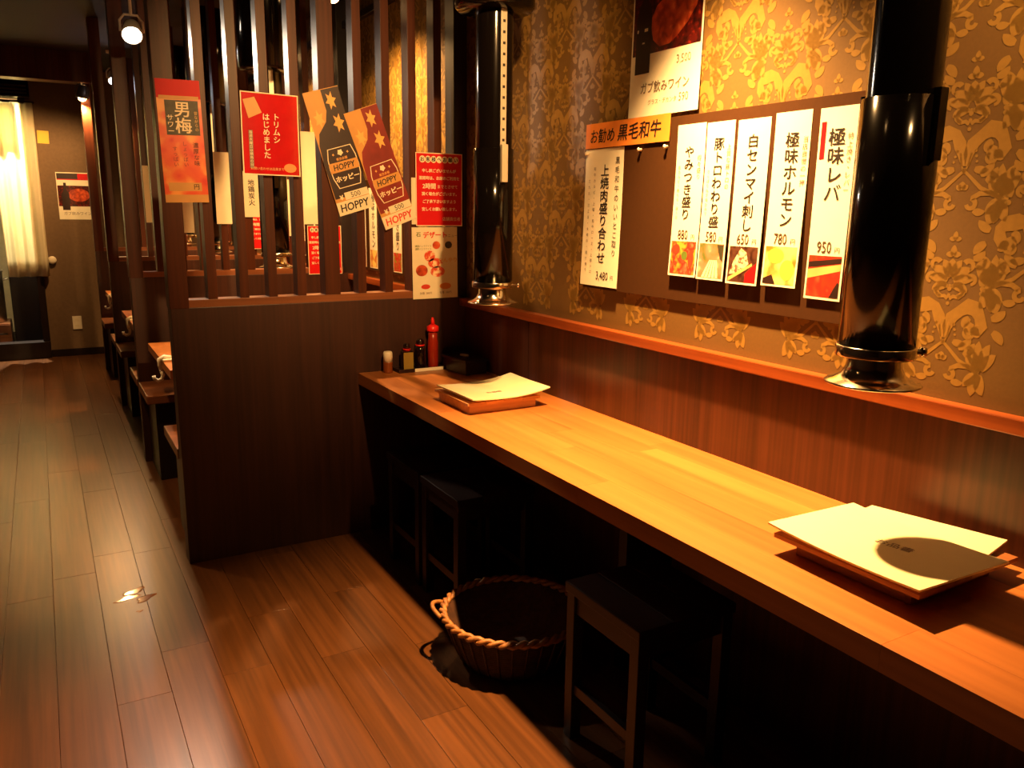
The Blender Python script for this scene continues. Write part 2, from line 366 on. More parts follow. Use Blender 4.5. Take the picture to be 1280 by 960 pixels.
# ---- damask print: one motif, mirrored, repeated in a half drop
def damask():
    polys = []
    def ribbon(pts, wid, lobes=0, amp=0.0):
        n = len(pts); L_, R_ = [], []
        for i, (x, z) in enumerate(pts):
            a = pts[max(i-1, 0)]; b = pts[min(i+1, n-1)]
            dx, dz = b[0]-a[0], b[1]-a[1]; l = math.hypot(dx, dz) or 1
            t = i/(n-1); w = wid(t)*1.22
            k = 1 + (amp*abs(math.sin(math.pi*lobes*t)) - amp*0.5 if lobes else 0)
            L_.append((x-dz/l*w*k, z+dx/l*w*k)); R_.append((x+dz/l*w, z-dx/l*w))
        for i in range(n-1):
            polys.append([L_[i], L_[i+1], R_[i+1], R_[i]])
    def circ(x, z, rx, rz=None, n=10):
        rz = rz or rx
        polys.append([(x+rx*math.cos(2*math.pi*i/n), z+rz*math.sin(2*math.pi*i/n)) for i in range(n)])
    def arc(cx, cz, r, a0, a1, n=14, sq=1.0, r1=None):
        r1 = r if r1 is None else r1
        return [(cx+(r+(r1-r)*i/(n-1))*math.cos(math.radians(a0+(a1-a0)*i/(n-1))), cz+sq*(r+(r1-r)*i/(n-1))*math.sin(math.radians(a0+(a1-a0)*i/(n-1)))) for i in range(n)]
    def leaf(x, z, ang, ln, w, bend=0.0, n=9):
        pts = []; a = math.radians(ang); px, pz = x, z
        for i in range(n):
            pts.append((px, pz)); px += ln/(n-1)*math.cos(a); pz += ln/(n-1)*math.sin(a); a += math.radians(bend)/(n-1)
        ribbon(pts, lambda t: w*1.3*(math.sin(math.pi*min(1, 0.12+0.88*t))**0.7)+0.0004)
    u = 0.001
    # crown of two small fleurs
    for cz, s in ((172, 1.0), (140, 1.25)):
        leaf(0, cz*u-0.007*s, 90, 0.019*s, 0.0035*s)
        for sg in (1, -1):
            leaf(sg*0.001, cz*u-0.006*s, 90-sg*62, 0.013*s, 0.003*s, sg*-50)
    for sg in (1, -1):
        S = lambda P: [(sg*x, z) for x, z in P]
        def sleaf(x, z, ang, ln, w, bend=0.0): leaf(sg*x, z, ang if sg > 0 else 180-ang, ln, w, bend*sg)
        # palmette lobes
        sleaf(0.003, 0.086, 76, 0.042, 0.0062, -26)
        sleaf(0.006, 0.082, 52, 0.046, 0.0070, -46)
        ribbon(S(arc(0.036, 0.113, 0.010, 150, -70, 12)), lambda t: 0.0046*(1.1-0.5*t))
        sleaf(0.008, 0.076, 28, 0.044, 0.0066, -40)
        ribbon(S(arc(0.045, 0.083, 0.009, 150, -90, 12)), lambda t: 0.0044*(1.1-0.5*t))
        sleaf(0.007, 0.068, 4, 0.036, 0.0060, -55)
        ribbon(S(arc(0.016, 0.058, 0.0125, 150, -80, 14)), lambda t: 0.0040)
        ribbon(S([(0.002, 0.040), (0.010, 0.046), (0.022, 0.044), (0.031, 0.052), (0.034, 0.062)]), lambda t: 0.0034)
        # big acanthus scroll
        ribbon(S([(0.004, -0.045), (0.006, -0.022), (0.014, 0.000), (0.028, 0.018), (0.046, 0.026), (0.064, 0.022), (0.076, 0.008), (0.078, -0.010), (0.071, -0.024), (0.060, -0.029)]),
               lambda t: 0.004+0.0085*math.sin(math.pi*min(1, t*1.02))**0.8, 6, 0.7)
        sleaf(0.058, -0.006, -115, 0.030, 0.0072, 40); sleaf(0.052, 0.004, -135, 0.026, 0.0056, 40)
        sleaf(0.064, -0.014, -80, 0.026, 0.0056, 60)
        ribbon(S(arc(0.054, -0.030, 0.009, -20, -250, 12)), lambda t: 0.0036)
        # stems, berries, bow
        ribbon(S([(0.000, -0.060), (0.008, -0.040), (0.012, -0.018)]), lambda t: 0.0016)
        ribbon(S([(-0.004, -0.050), (0.016, -0.068), (0.040, -0.090), (0.080, -0.108)]), lambda t: 0.0022+0.002*t)
        for bx, bz, br in ((0.020, -0.014, 0.0034), (0.023, -0.025, 0.0032), (0.025, -0.036, 0.0028)): circ(sg*bx, bz, br)
        # volutes
        ribbon(S([(0.085, -0.110), (0.062, -0.100), (0.040, -0.101), (0.025, -0.110)]+arc(0.023, -0.122, 0.0095, 80, -170, 12)), lambda t: 0.0046-0.001*t)
        # fan of leaves by the half drop neighbour
        for a, l in ((20, 0.052), (44, 0.066), (66, 0.070), (88, 0.066), (108, 0.050)):
            sleaf(0.090, -0.104, a+46, l*0.9, 0.0070, -28)
        for a, l in ((-20, 0.045), (-50, 0.050), (-82, 0.044)):
            sleaf(0.088, -0.114, a-70, l, 0.0072, 36)
        # five petal flower
        for k in range(5):
            circ(sg*0.078+0.0085*math.cos(k*1.2566), 0.062+0.0085*math.sin(k*1.2566), 0.0056)
        sleaf(0.082, 0.072, 62, 0.052, 0.0066, 60); sleaf(0.070, 0.072, 92, 0.044, 0.0060, -50)
        sleaf(0.086, 0.050, -60, 0.030, 0.0056, -40)
        sleaf(0.060, -0.140, 40, 0.030, 0.0044, -30)
        sleaf(0.100, 0.020, 70, 0.040, 0.0060, 50); sleaf(0.098, 0.006, 20, 0.034, 0.0058, 40); sleaf(0.104, -0.020, -30, 0.034, 0.0058, -40)
        sleaf(0.022, -0.050, -20, 0.030, 0.0050, 30); sleaf(0.036, -0.064, 30, 0.036, 0.0056, 30); sleaf(0.050, -0.078, 42, 0.036, 0.0056, 30)
        sleaf(0.030, -0.135, -30, 0.026, 0.0046, 60); sleaf(0.044, 0.128, 10, 0.030, 0.0050, 60); sleaf(0.052, 0.108, 30, 0.030, 0.0052, 40)
    leaf(0, -0.094, 90, 0.018, 0.0052); leaf(0.001, -0.091, 20, 0.014, 0.0036, 30); leaf(-0.001, -0.091, 160, 0.014, 0.0036, -30)
    circ(0, 0.030, 0.0042); circ(0, 0.064, 0.0055, 0.008); leaf(0, 0.090, 90, 0.036, 0.0075)
    circ(0, 0.048, 0.004)
    return flat_mesh('damask_motif', polys)
DM = damask()
DY, DZ = 0.17, 0.363
ci = 0
ycol = 1.046
for ci in range(-6, 34):
    y = ycol + ci*DY
    if y > 8.9: break
    for r in range(-1, 4):
        z = 1.60 + r*DZ + (DZ/2 if ci % 2 else 0)
        if z+0.185 < ZL or z+0.19 > CEIL: continue
        link('damask_motif', DM, M_MOTIF, wr, (WW-0.0006, y, z), (0, 0, -math.pi/2))

# ------------------------------------------------------------------ counter
cnt = empty('counter', (0, 0, 0), label='long brown wooden counter table running along the papered wall', cat='counter')
nst = 5; sw = (WB-TX)/nst
st_cache = {}
for i in range(nst):
    y = -1.4 + random.uniform(-0.2, 0.3)
    a = -1.4; first = True
    while a < PY-0.001:
        ln = random.uniform(0.55, 1.0) if not first else random.uniform(0.3, 0.9); first = False
        b = min(a+ln, PY)
        if PY-b < 0.25: b = PY
        B().box(TX+i*sw, TX+(i+1)*sw-0.0003, a, b-0.0003, ZT-0.05, ZT, 0.0004).obj('stave', M_COUNTER, cnt)
        a = b
for y in (-0.6, 1.86, 3.28):
    B().box(1.50, WB, y, y+0.04, 0.0, ZT-0.05, 0.002).obj('support_panel', M_BLACKWOOD, cnt)
B().box(1.655, WB, -1.4, 3.32, ZT-0.14, ZT-0.05, 0.002).obj('back_beam', M_BLACKWOOD, cnt)

# ------------------------------------------------------------------ slatted partitions
slat_x = [0.559, 0.681, 0.796, 0.916, None, 1.18, 1.303, 1.423, 1.543]
slat_me = B().box(0, 0.036, 0, 0.07, ZP+0.03, CEIL, 0.001).mesh('slat')
def partition(y, label):
    t = empty('slatted_partition', (0, y, 0), label=label, cat='partition', group='slatted partitions between the booths')
    B().box(PX0, WW, 0, 0.09, 0, ZP, 0.002).obj('panel', M_DARKWOOD, t)
    B().box(PX0+0.055, 1.635, 0.006, 0.084, ZP-0.001, ZP+0.03, 0.001).obj('rail', M_RAIL, t)
    B().box(PX0-0.003, PX0+0.068, -0.002, 0.088, ZP-0.002, CEIL, 0.002).obj('end_post', M_SLAT, t)
    B().box(1.032, 1.098, 0.004, 0.080, ZP+0.03, CEIL, 0.002).obj('post', M_SLAT, t)
    B().box(1.635, WW, -0.002, 0.088, ZP-0.002, CEIL, 0.002).obj('corner_post', M_BLACKWOOD, t)
    for x in slat_x:
        if x: link('slat', slat_me, M_SLAT, t, (x, 0.008, 0))
    return t
partition(PARTS[0], 'dark slatted wood partition at the counter end, hung with red and bottle posters')
partition(PARTS[1], 'dark slatted wood partition between the first and second booths')
partition(PARTS[2], 'dark slatted wood partition between the second and third booths')
partition(PARTS[3], 'dark slatted wood partition next to the rear wall')

# ------------------------------------------------------------------ exhaust hoods
HOLE = B().box(-0.0045, 0.0045, -0.0692, -0.0683, 0.012, 0.021).mesh('hole')
def hood(x, y, zb, label, sleeve_top=None, guide=True, holes=False):
    t = empty('exhaust_hood', (x, y, zb), label=label, cat='exhaust hood', group='telescopic smoke hoods over the tables')
    H_ = CEIL - zb; st = (sleeve_top or 1.665) - zb
    bell = B().lathe([(0.089, 0.0), (0.092, 0.002), (0.089, 0.005), (0.072, 0.011), (0.060, 0.020), (0.053, 0.034), (0.051, 0.050),
               (0.051, 0.056), (0.047, 0.056), (0.048, 0.034), (0.056, 0.018), (0.070, 0.008)], 40, cap=False).obj('bell', M_STEEL, t)
    B().lathe([(0.051, 0.055), (0.074, 0.056), (0.0755, 0.059), (0.0755, 0.076), (0.074, 0.078), (0.060, 0.078)], 40, cap=False).obj('ring', M_STEEL, t)
    B().lathe([(0.006, 0), (0.006, 0.012), (0.010, 0.013), (0.010, 0.022)], 12).obj('knob', M_STEEL, bell, (0.064, -0.040, 0.066), (0, math.pi/2, -0.56))
    B().lathe([(0.060, 0.077), (0.0715, 0.077), (0.0715, st), (0.066, st+0.001)], 48, cap=False).obj('sleeve', M_DUCT, t)
    B().lathe([(0.0645, 0.10), (0.0645, H_)], 48, cap=False).obj('duct', M_DUCT, t)
    hz = 2.115 - zb
    B().lathe([(0.066, hz), (0.128, hz+0.004), (0.138, hz+0.016), (0.138, H_)], 48, cap=False).obj('housing', M_DUCT, t)
    # guide strip with punched holes on the side, clamps at the top of the sleeve
    w = 0.011; z = st+0.01
    if guide:
        strip = B().box(-w, w, -0.0685, -0.0640, st+0.005, hz, 0.0008).obj('guide_strip', M_STRIP, t)
        while holes and z < hz-0.03:
            link('hole', HOLE, M_HOLE, strip, (0, 0, z)); z += 0.035
    for sg in (-1, 1):
        B().box(-0.012, 0.012, min(sg*0.068, sg*0.083), max(sg*0.068, sg*0.083), st-0.115, st+0.012, 0.002).obj('clamp', M_DUCT if (sg > 0 or not holes) else M_STRIP, t)
    return t
hood(1.42, 1.01, 1.122, 'black telescopic smoke duct with polished bell over the overlapping menus', guide=False)
hood(1.42, 2.60, 1.122, 'black telescopic smoke duct with polished bell close to the partition posters', holes=True)
hood(1.06, 4.30, 1.15, 'black smoke duct with polished bell over the first booth table')
hood(1.06, 5.88, 1.15, 'black smoke duct with polished bell over the second booth table')
hood(1.06, 7.35, 1.15, 'black smoke duct with polished bell over the third booth table')

# ------------------------------------------------------------------ booth furniture
ORD = ('first', 'second', 'third')
for k in range(3):
    y0, y1 = PARTS[k]+0.09, PARTS[k+1]
    tb = empty('booth_table', (0, (y0+y1)/2, 0), label='brown wooden table of the %s booth behind the counter partition' % ORD[k], cat='table', group='booth tables')
    for i in range(5):
        a = -0.42+i*0.168
        B().box(0.445, WB, a, a+0.1675, ZT-0.04, ZT, 0.0008).obj('stave', M_COUNTER, tb)
    B().box(0.95, 1.17, -0.20, 0.20, 0.02, ZT-0.04, 0.004).obj('pedestal', M_BLACKWOOD, tb)
    B().box(0.80, 1.32, -0.28, 0.28, 0.0, 0.025, 0.004).obj('foot', M_BLACKWOOD, tb)
    for nm, a, b in (('counter side', y0, y0+0.42), ('far side', y1-0.42, y1)):
        bn = empty('bench', (0, a, 0), label='dark wood bench on the %s of the %s booth table' % (nm, ORD[k]), cat='bench', group='booth benches')
        B().box(0.41, WB, 0.0, b-a, 0.43, 0.475, 0.004).obj('seat', M_RAIL, bn)
        B().box(0.45, WB, 0.03 if 'far' in nm else 0.0, b-a-(0.03 if 'far' not in nm else 0.0), 0.0, 0.43, 0.002).obj('base', M_BLACKWOOD, bn)
    # white bag hook clamped on the aisle end of the table
    hk = empty('bag_hook', (0.452, (y0+y1)/2-0.17, ZT), label='white plastic bag hook clamped to the %s booth table end' % ORD[k], cat='hook', group='bag hooks')
    B().box(-0.010, 0.06, -0.03, 0.03, -0.001, 0.012, 0.005).obj('clamp_plate', M_WHITEPLASTIC, hk)
    B().tube([(0.03, 0.0, 0.012), (0.0, 0, 0.020), (-0.021, 0, 0.010), (-0.021, 0, -0.02), (-0.016, 0, -0.05)], 0.013, 10, taper=lambda t: 1-0.4*t).obj('neck', M_WHITEPLASTIC, hk)
    B().tube([(-0.016, 0, -0.045), (-0.010, 0, -0.064), (-0.016, 0, -0.084), (-0.034, 0, -0.090), (-0.048, 0, -0.080), (-0.050, 0, -0.066)], 0.0085, 10).obj('hook', M_WHITEPLASTIC, hk)

# ------------------------------------------------------------------ stools and basket under the counter
def stool(x, y, label):
    t = empty('stool', (x, y, 0), label=label, cat='stool', group='stools under the counter')
    s = 0.16; h = 0.468
    for i in range(3):
        a = -s + i*(2*s/3)
        B().box(a+0.0005, a+2*s/3-0.0005, -s, s, h-0.028, h, 0.003).obj('seat_board', M_STOOL, t)
    for sx in (-1, 1):
        for sy in (-1, 1):
            cx, cy = sx*(s-0.022), sy*(s-0.022)
            B().box(cx-0.017, cx+0.017, cy-0.017, cy+0.017, 0, h-0.027, 0.002).obj('leg', M_STOOL, t)
    for sx in (-1, 1):
        B().box(sx*(s-0.022)-0.009, sx*(s-0.022)+0.009, -s+0.038, s-0.038, h-0.085, h-0.027, 0.001).obj('apron', M_STOOL, t)
        B().box(sx*(s-0.022)-0.009, sx*(s-0.022)+0.009, -s+0.038, s-0.038, 0.14, 0.17, 0.001).obj('stretcher', M_STOOL, t)
    for sy in (-1, 1):
        B().box(-s+0.038, s-0.038, sy*(s-0.022)-0.009, sy*(s-0.022)+0.009, h-0.085, h-0.027, 0.001).obj('apron', M_STOOL, t)
    return t
stool(1.315, 1.53, 'dark wooden stool on the open side of the basket under the counter')
stool(1.325, 2.54, 'dark wooden stool beside the basket, next to the farthest stool')
stool(1.325, 2.885, 'dark wooden stool under the counter nearest the partition')

bk = empty('bag_basket', (1.245, 2.125, 0), label='round woven rattan bag basket on the floor under the counter', cat='basket')
def rad(z): return 0.165+0.065*(z/0.16)**0.8
prof = [(0.02, 0.006), (0.155, 0.004)]
nz = 18
for i in range(nz*3+1):
    z = 0.004+0.15*i/(nz*3); prof.append((rad(z)+0.0035*math.sin(2*math.pi*i/3+0.5), z))
prof += [(rad(0.154)-0.010, 0.150), (0.150, 0.016), (0.02, 0.014)]
B().lathe(prof, 48).obj('wall', M_DKRATTAN, bk)
st = B()
for i in range(30):
    a = 2*math.pi*i/30
    st.tube([((rad(z)+0.003)*math.cos(a), (rad(z)+0.003)*math.sin(a), z) for z in (0.006, 0.04, 0.08, 0.12, 0.154)], 0.0035, 6)
st.obj('stake', M_DKRATTAN, bk)
rm = B()
for ph in (0, math.pi):
    pts = []
    for i in range(120):
        a = 2*math.pi*i/120; tw = 20*a+ph
        rr = rad(0.16)+0.007*math.cos(tw); pts.append((rr*math.cos(a), rr*math.sin(a), 0.16+0.007*math.sin(tw)))
    rm.tube(pts, 0.008, 6, closed=True)
rm.obj('rim', M_LITRATTAN, bk)
for a0 in (math.radians(152), math.radians(-28)):
    c, s_ = math.cos(a0), math.sin(a0); R0 = rad(0.16)
    pts = []
    for i in range(13):
        t = i/12*2-1; out = 0.032*(1-t*t)+0.004; side = 0.055*t
        pts.append(((R0+out)*c - side*s_, (R0+out)*s_ + side*c, 0.16+0.018*(1-t*t)))
    B().tube(pts, 0.007, 8).obj('handle', M_LITRATTAN, bk)

# ------------------------------------------------------------------ grill covers and menus on the counter
def grill_cover(x, y, rz, sx, sy, h, label, wood_m, i=0.012):
    t = empty('grill_cover', (x, y, ZT), (0, 0, rz), label=label, cat='grill cover', group='wooden grill covers on the counter')
    B().box(-sx/2+i, sx/2-i, -sy/2+i, -sy/2+i+0.012, 0, h-0.010, 0.001).obj('side', wood_m, t)
    B().box(-sx/2+i, sx/2-i, sy/2-i-0.012, sy/2-i, 0, h-0.010, 0.001).obj('side', wood_m, t)
    B().box(-sx/2+i, -sx/2+i+0.012, -sy/2+i+0.012, sy/2-i-0.012, 0, h-0.010, 0.001).obj('side', wood_m, t)
    B().box(sx/2-i-0.012, sx/2-i, -sy/2+i+0.012, sy/2-i-0.012, 0, h-0.010, 0.001).obj('side', wood_m, t)
    n = 4
    for k in range(n):
        a = -sx/2+k*sx/n
        B().box(a+0.0003, a+sx/n-0.0003, -sy/2, sy/2, h-0.010, h, 0.001).obj('lid_board', wood_m, t)
    return t
M_COVER = wood('cover_wood', srgb(120, 66, 34), srgb(176, 110, 60), 'Y', 40, 0.4, tone=0.06)
grill_cover(1.400, 2.605, 0.0, 0.30, 0.28, 0.042, 'low wooden grill cover box under the sagging menu near the partition', M_BAMBOO)
grill_cover(1.465, 0.955, 0.02, 0.33, 0.33, 0.044, 'low wooden grill cover box under the two overlapping menus', M_COVER, 0.034)

def menu_sheet(x, y, z, rz, sx, sy, bendf, label, text=None):
    t = empty('menu', (x, y, z), (0, 0, rz), label=label, cat='menu', group='menus on the counter')
    n = 16; bm = bmesh.new(); g = []
    for layer, dz in ((0, 0.0), (1, 0.004)):
        g.append([[bm.verts.new(((i/n-.5)*sx, (j/n-.5)*sy, bendf(i/n, j/n)+dz)) for j in range(n+1)] for i in range(n+1)])
    for layer in (0, 1):
        for i in range(n):
            for j in range(n):
                q = (g[layer][i][j], g[layer][i+1][j], g[layer][i+1][j+1], g[layer][i][j+1])
                bm.faces.new(q if layer else q[::-1])
    for i in range(n):
        bm.faces.new((g[0][i][0], g[0][i+1][0], g[1][i+1][0], g[1][i][0])); bm.faces.new((g[0][i+1][n], g[0][i][n], g[1][i][n], g[1][i+1][n]))
        bm.faces.new((g[0][0][i+1], g[0][0][i], g[1][0][i], g[1][0][i+1])); bm.faces.new((g[0][n][i], g[0][n][i+1], g[1][n][i+1], g[1][n][i]))
    bmesh.ops.recalc_face_normals(bm, faces=bm.faces)
    me = bpy.data.meshes.new('sheet'); bm.to_mesh(me); bm.free()
    link('sheet', me, M_MENU, t)
    if text:
        s, size, cx, cy, rot = text
        tm = text_mesh(s, size, bold=0.012).copy()
        for v in tm.vertices:
            a, b = v.co.x, v.co.z
            px = cx+a*math.cos(rot)-b*math.sin(rot); py = cy+a*math.sin(rot)+b*math.cos(rot)
            v.co = Vector((px, py, bendf(px/sx+.5, py/sy+.5)+0.0046-v.co.y))
        link('lettering', tm, M_INKGREY, t)
    return t
M_MENU = plain('menu_cover_cream', srgb(250, 240, 196), 0.25, var=0.01, scale=20, coat=0.8)
M_MENU.node_tree.nodes['Principled BSDF'].inputs['Coat Roughness'].default_value = 0.22
# menus near the partition: two sheets sagging over the cover box
menu_sheet(1.425, 2.60, ZT+0.043, 0.10, 0.30, 0.22, lambda u, v: 0.003*u, 'flat menu lying beneath the sagging menu by the partition')
menu_sheet(1.415, 2.585, ZT+0.050, 0.02, 0.325, 0.285, lambda u, v: 0.018*(2*u-1)**2*(1 if u > .5 else .5)+0.012*max(0, v-.6)*(u-.3)+0.004*u,
           'cream menu sagging across the grill cover near the partition', ('お品書', 0.022, -0.02, -0.045, 0.0))
menu_sheet(1.53, 0.955, ZT+0.045, 0.16, 0.215, 0.285, lambda u, v: 0.010*u*u*(1-v)+0.002, 'cream menu half covered by another menu under the bright hood')
menu_sheet(1.415, 0.945, ZT+0.056, -0.03, 0.265, 0.355, lambda u, v: 0.006*(2*v-1)**2, 'cream menu lying on top in the hood shadow', ('お品書', 0.026, 0.012, -0.02, -math.pi/2+0.2))

# ------------------------------------------------------------------ condiments by the partition
def bottle(name, loc, parts, label, cat):
    t = empty(name, loc, label=label, cat=cat)
    for nm, prof, m in parts: B().lathe(prof, 24).obj(nm, m, t)
    return t
cy = 3.315
bottle('spice_shaker', (1.285, cy, ZT), [('jar', [(0.019, 0), (0.021, 0.004), (0.021, 0.045), (0.020, 0.05)], M_AMBER), ('cap', [(0.0205, 0.049), (0.0205, 0.088), (0.017, 0.095)], M_WHITEPLASTIC)],
       'small spice shaker with a pale top on the counter by the partition', 'shaker')
tr = empty('condiment_tray', (1.435, cy, ZT), label='shallow dark condiment tray on the counter by the partition', cat='tray')
B().box(-0.11, 0.10, -0.04, 0.04, 0, 0.006, 0.001).obj('base', M_DKTRAY, tr)
for a in ((-0.11, 0.10, -0.045, -0.039), (-0.11, 0.10, 0.039, 0.045), (-0.115, -0.109, -0.045, 0.045), (0.099, 0.105, -0.045, 0.045)):
    B().box(a[0], a[1], a[2], a[3], 0, 0.016, 0.001).obj('wall', M_DKTRAY, tr)
lb = B().box(-0.04, 0.098, -0.0465, -0.0450, 0.001, 0.0155, 0.0003).obj('label_strip', M_PAPER, tr)
sq = empty('sauce_bottle', (1.375, cy, ZT+0.006), label='square dark sauce bottle with an olive label and black cap', cat='bottle')
B().box(-0.024, 0.024, -0.02, 0.02, 0, 0.086, 0.006).obj('body', M_SOY, sq)
B().box(-0.0235, 0.0235, -0.0215, -0.0195, 0.006, 0.080, 0.0005).obj('label', M_OLIVE, sq)
B().lathe([(0.016, 0.085), (0.016, 0.092), (0.018, 0.092), (0.018, 0.095)], 20).obj('collar', M_REDCAP, sq)
B().lathe([(0.014, 0.095), (0.016, 0.108), (0.013, 0.118), (0.006, 0.121)], 20).obj('cap', M_SOY, sq)
bottle('soy_bottle', (1.442, cy+0.005, ZT+0.006), [('body', [(0.022, 0), (0.024, 0.004), (0.024, 0.085), (0.019, 0.104)], M_SOY), ('collar', [(0.0205, 0.103), (0.0205, 0.109)], M_REDCAP), ('cap', [(0.018, 0.109), (0.018, 0.124), (0.012, 0.134), (0.005, 0.136)], M_SOY)],
       'round black soy sauce bottle with a red collar in the condiment tray', 'bottle')
bottle('squeeze_bottle', (1.503, cy, ZT+0.006), [('body', [(0.022, 0), (0.024, 0.004), (0.024, 0.12), (0.021, 0.132), (0.020, 0.168)], M_CHILI), ('cap', [(0.026, 0.166), (0.027, 0.170), (0.027, 0.188), (0.021, 0.192), (0.011, 0.197)], M_REDCAP), ('nozzle', [(0.010, 0.196), (0.0075, 0.215), (0.005, 0.228)], M_REDCAP)],
       'chili squeeze bottle with a bright red nozzle cap in the condiment tray', 'bottle')
bx = empty('chopstick_box', (1.605, 3.20, ZT), (0, 0, 0.1), label='dark lacquered chopstick box in the counter corner by the partition', cat='box')
B().box(-0.055, 0.055, -0.10, 0.10, 0, 0.055, 0.003).obj('body', M_DKTRAY, bx)
B().box(-0.06, 0.06, -0.105, 0.105, 0.055, 0.068, 0.003).obj('lid', M_STOOL, bx)
B().box(-0.012, 0.012, -0.02, 0.02, 0.068, 0.078, 0.003).obj('knob', M_STRIP, bx)

# ------------------------------------------------------------------ papers on walls and partitions
class Poster:
    """a sheet with its print; local x right, z up, facing -y; origin at the sheet's top centre"""
    def __init__(self, name, loc, w, h, mat, label, cat='poster', wall=False, tilt=0.0, bend=0.0, group=None, thick=0.0008):
        self.w, self.h, self.bend = w, h, bend
        e = Matrix.Rotation(-math.pi/2 if wall else 0.0, 4, 'Z') @ Matrix.Rotation(tilt, 4, 'Y')
        self.t = empty(name, loc, e.to_euler(), label=label, cat=cat, group=group)
        b = B(); n = 8
        for s in range(n):
            z0, z1 = -h*s/n, -h*(s+1)/n
            vs = []
            for z in (z0, z1):
                for y in (0.0, thick):
                    for x in (-w/2, w/2): vs.append(b.bm.verts.new((x, y+self.off(z), z)))
            bm = b.bm
            bm.faces.new((vs[0], vs[1], vs[5], vs[4])); bm.faces.new((vs[2], vs[6], vs[7], vs[3]))
            bm.faces.new((vs[0], vs[4], vs[6], vs[2])); bm.faces.new((vs[1], vs[3], vs[7], vs[5]))
            if s == 0: bm.faces.new((vs[0], vs[2], vs[3], vs[1]))
            if s == n-1: bm.faces.new((vs[4], vs[5], vs[7], vs[6]))
        bmesh.ops.remove_doubles(b.bm, verts=b.bm.verts, dist=1e-6)
        self.sheet = b.obj('sheet', mat, self.t)
        self.lay = 1
    def off(self, z):
        return -self.bend*(min(1.0, max(0.0, -z/self.h))**2)
    def put(self, me, mat, x, z, name='lettering', lay=None, sx=1.0, sz=1.0, rot=0.0):
        """x, z in sheet units: x 0..1 from left, z 0..1 from top"""
        m = me.copy(); d = 0.00025*(lay or self.lay)
        c, s = math.cos(rot), math.sin(rot)
        for v in m.vertices:
            a, b = v.co.x*sx, v.co.z*sz
            X_ = (x-.5)*self.w + a*c-b*s; Z_ = -z*self.h + a*s+b*c
            v.co = Vector((X_, self.off(Z_)-0.0002-d+v.co.y, Z_))
        m.materials.clear()
        return link(name, m, mat, self.t)
    def text(self, s, size, x, z, mat=None, vertical=False, bold=0.0, lead=0.8, lay=3, shear=0.0, rot=0.0, sx=1.0):
        return self.put(text_mesh(s, size, vertical, bold, lead, shear), mat or M_INK, x, z, lay=lay, rot=rot, sx=sx)
    def rect(self, x0, x1, z0, z1, mat, name='print_block', lay=1, slices=6):
        ps = []
        for k in range(slices):
            a, b = z0+(z1-z0)*k/slices, z0+(z1-z0)*(k+1)/slices
            ps.append([((x0-.5)*self.w, -a*self.h), ((x1-.5)*self.w, -a*self.h), ((x1-.5)*self.w, -b*self.h), ((x0-.5)*self.w, -b*self.h)])
        return self.put(flat_mesh(name, ps), mat, 0.5, 0.0, name, lay)
    def poly(self, pts, mat, name='print_shape', lay=2):
        return self.put(flat_mesh(name, [[((x-.5)*self.w, -z*self.h) for x, z in pts]]), mat, 0.5, 0.0, name, lay)
    def border(self, mat, t=0.01, name='border', lay=2):
        w, h = self.w, self.h
        ps = [[(-w/2, 0), (w/2, 0), (w/2, -t), (-w/2, -t)], [(-w/2, -h+t), (w/2, -h+t), (w/2, -h), (-w/2, -h)]]
        for k in range(6):
            a, b = -t-(h-2*t)*k/6, -t-(h-2*t)*(k+1)/6
            ps += [[(-w/2, a), (-w/2+t, a), (-w/2+t, b), (-w/2, b)], [(w/2-t, a), (w/2, a), (w/2, b), (w/2-t, b)]]
        return self.put(flat_mesh(name, ps), mat, 0.5, 0.0, name, lay)

def star_pts(cx, cz, r, asp, n=6, a0=0.3, inner=0.5):
    return [(cx+(r if i % 2 == 0 else r*inner)*math.cos(a0+math.pi*i/n)*asp, cz+(r if i % 2 == 0 else r*inner)*math.sin(a0+math.pi*i/n)) for i in range(2*n)]
def ell(cx, cz, rx, rz, n=20): return [(cx+rx*math.cos(2*math.pi*i/n), cz+rz*math.sin(2*math.pi*i/n)) for i in range(n)]

# ---- the brown board above the counter and what hangs on it
BX = WW-0.012
bd = empty('menu_board', (BX, 0, 0), label='flat dark brown board on the papered wall behind the paper menus', cat='board')
B().box(0, 0.0115, 1.22, 2.408, 1.188, 1.735, 0.001).obj('panel', M_BOARD, bd)
PXW = BX-0.0012
def strip(y0, y1, z0, z1, title, side, price, ph, label, side2='', bend=0.012, tsize=0.036, lead=1.0, tx=0.5, tz=0.38, extra=()):
    p = Poster('menu_strip', (PXW, (y0+y1)/2, z1), abs(y1-y0), z1-z0, M_PAPER, label, 'menu', wall=True, bend=bend, group='vertical paper menus on the brown board')
    p.text(title, tsize, tx, tz, vertical=True, bold=0.008, lead=lead, sx=1.15)
    if side: p.text(side, 0.017, min(tx+0.36, 0.88), 0.28, M_INKBROWN, vertical=True, lead=1.05)
    if side2: p.text(side2, 0.011, tx-0.33, 0.44, M_INKGREY, vertical=True, lead=1.2)
    p.text(price, 0.040, 0.44, 0.72, M_INKBROWN, bold=0.004, sx=0.74); p.text('円', 0.017, 0.80, 0.735, M_INKBROWN)
    p.rect(0.05, 0.95, 0.765, 0.985, ph, 'photo', 1)
    for pts, m in extra: p.poly(pts, m, 'photo_detail', 2)
    return p
strip(1.937, 1.817, 1.265, 1.708, 'やみつき盛り', '得々盛り', '880', M_PH_MEAT, 'paper menu strip priced 880 with a raw meat plate photo', '豚カルビ・鶏もも・豚トロ', tx=0.47, extra=((ell(0.56, 0.86, 0.11, 0.03), M_GREEN), (ell(0.25, 0.82, 0.13, 0.035), M_REDINK), (ell(0.80, 0.88, 0.10, 0.06), M_REDINK)))
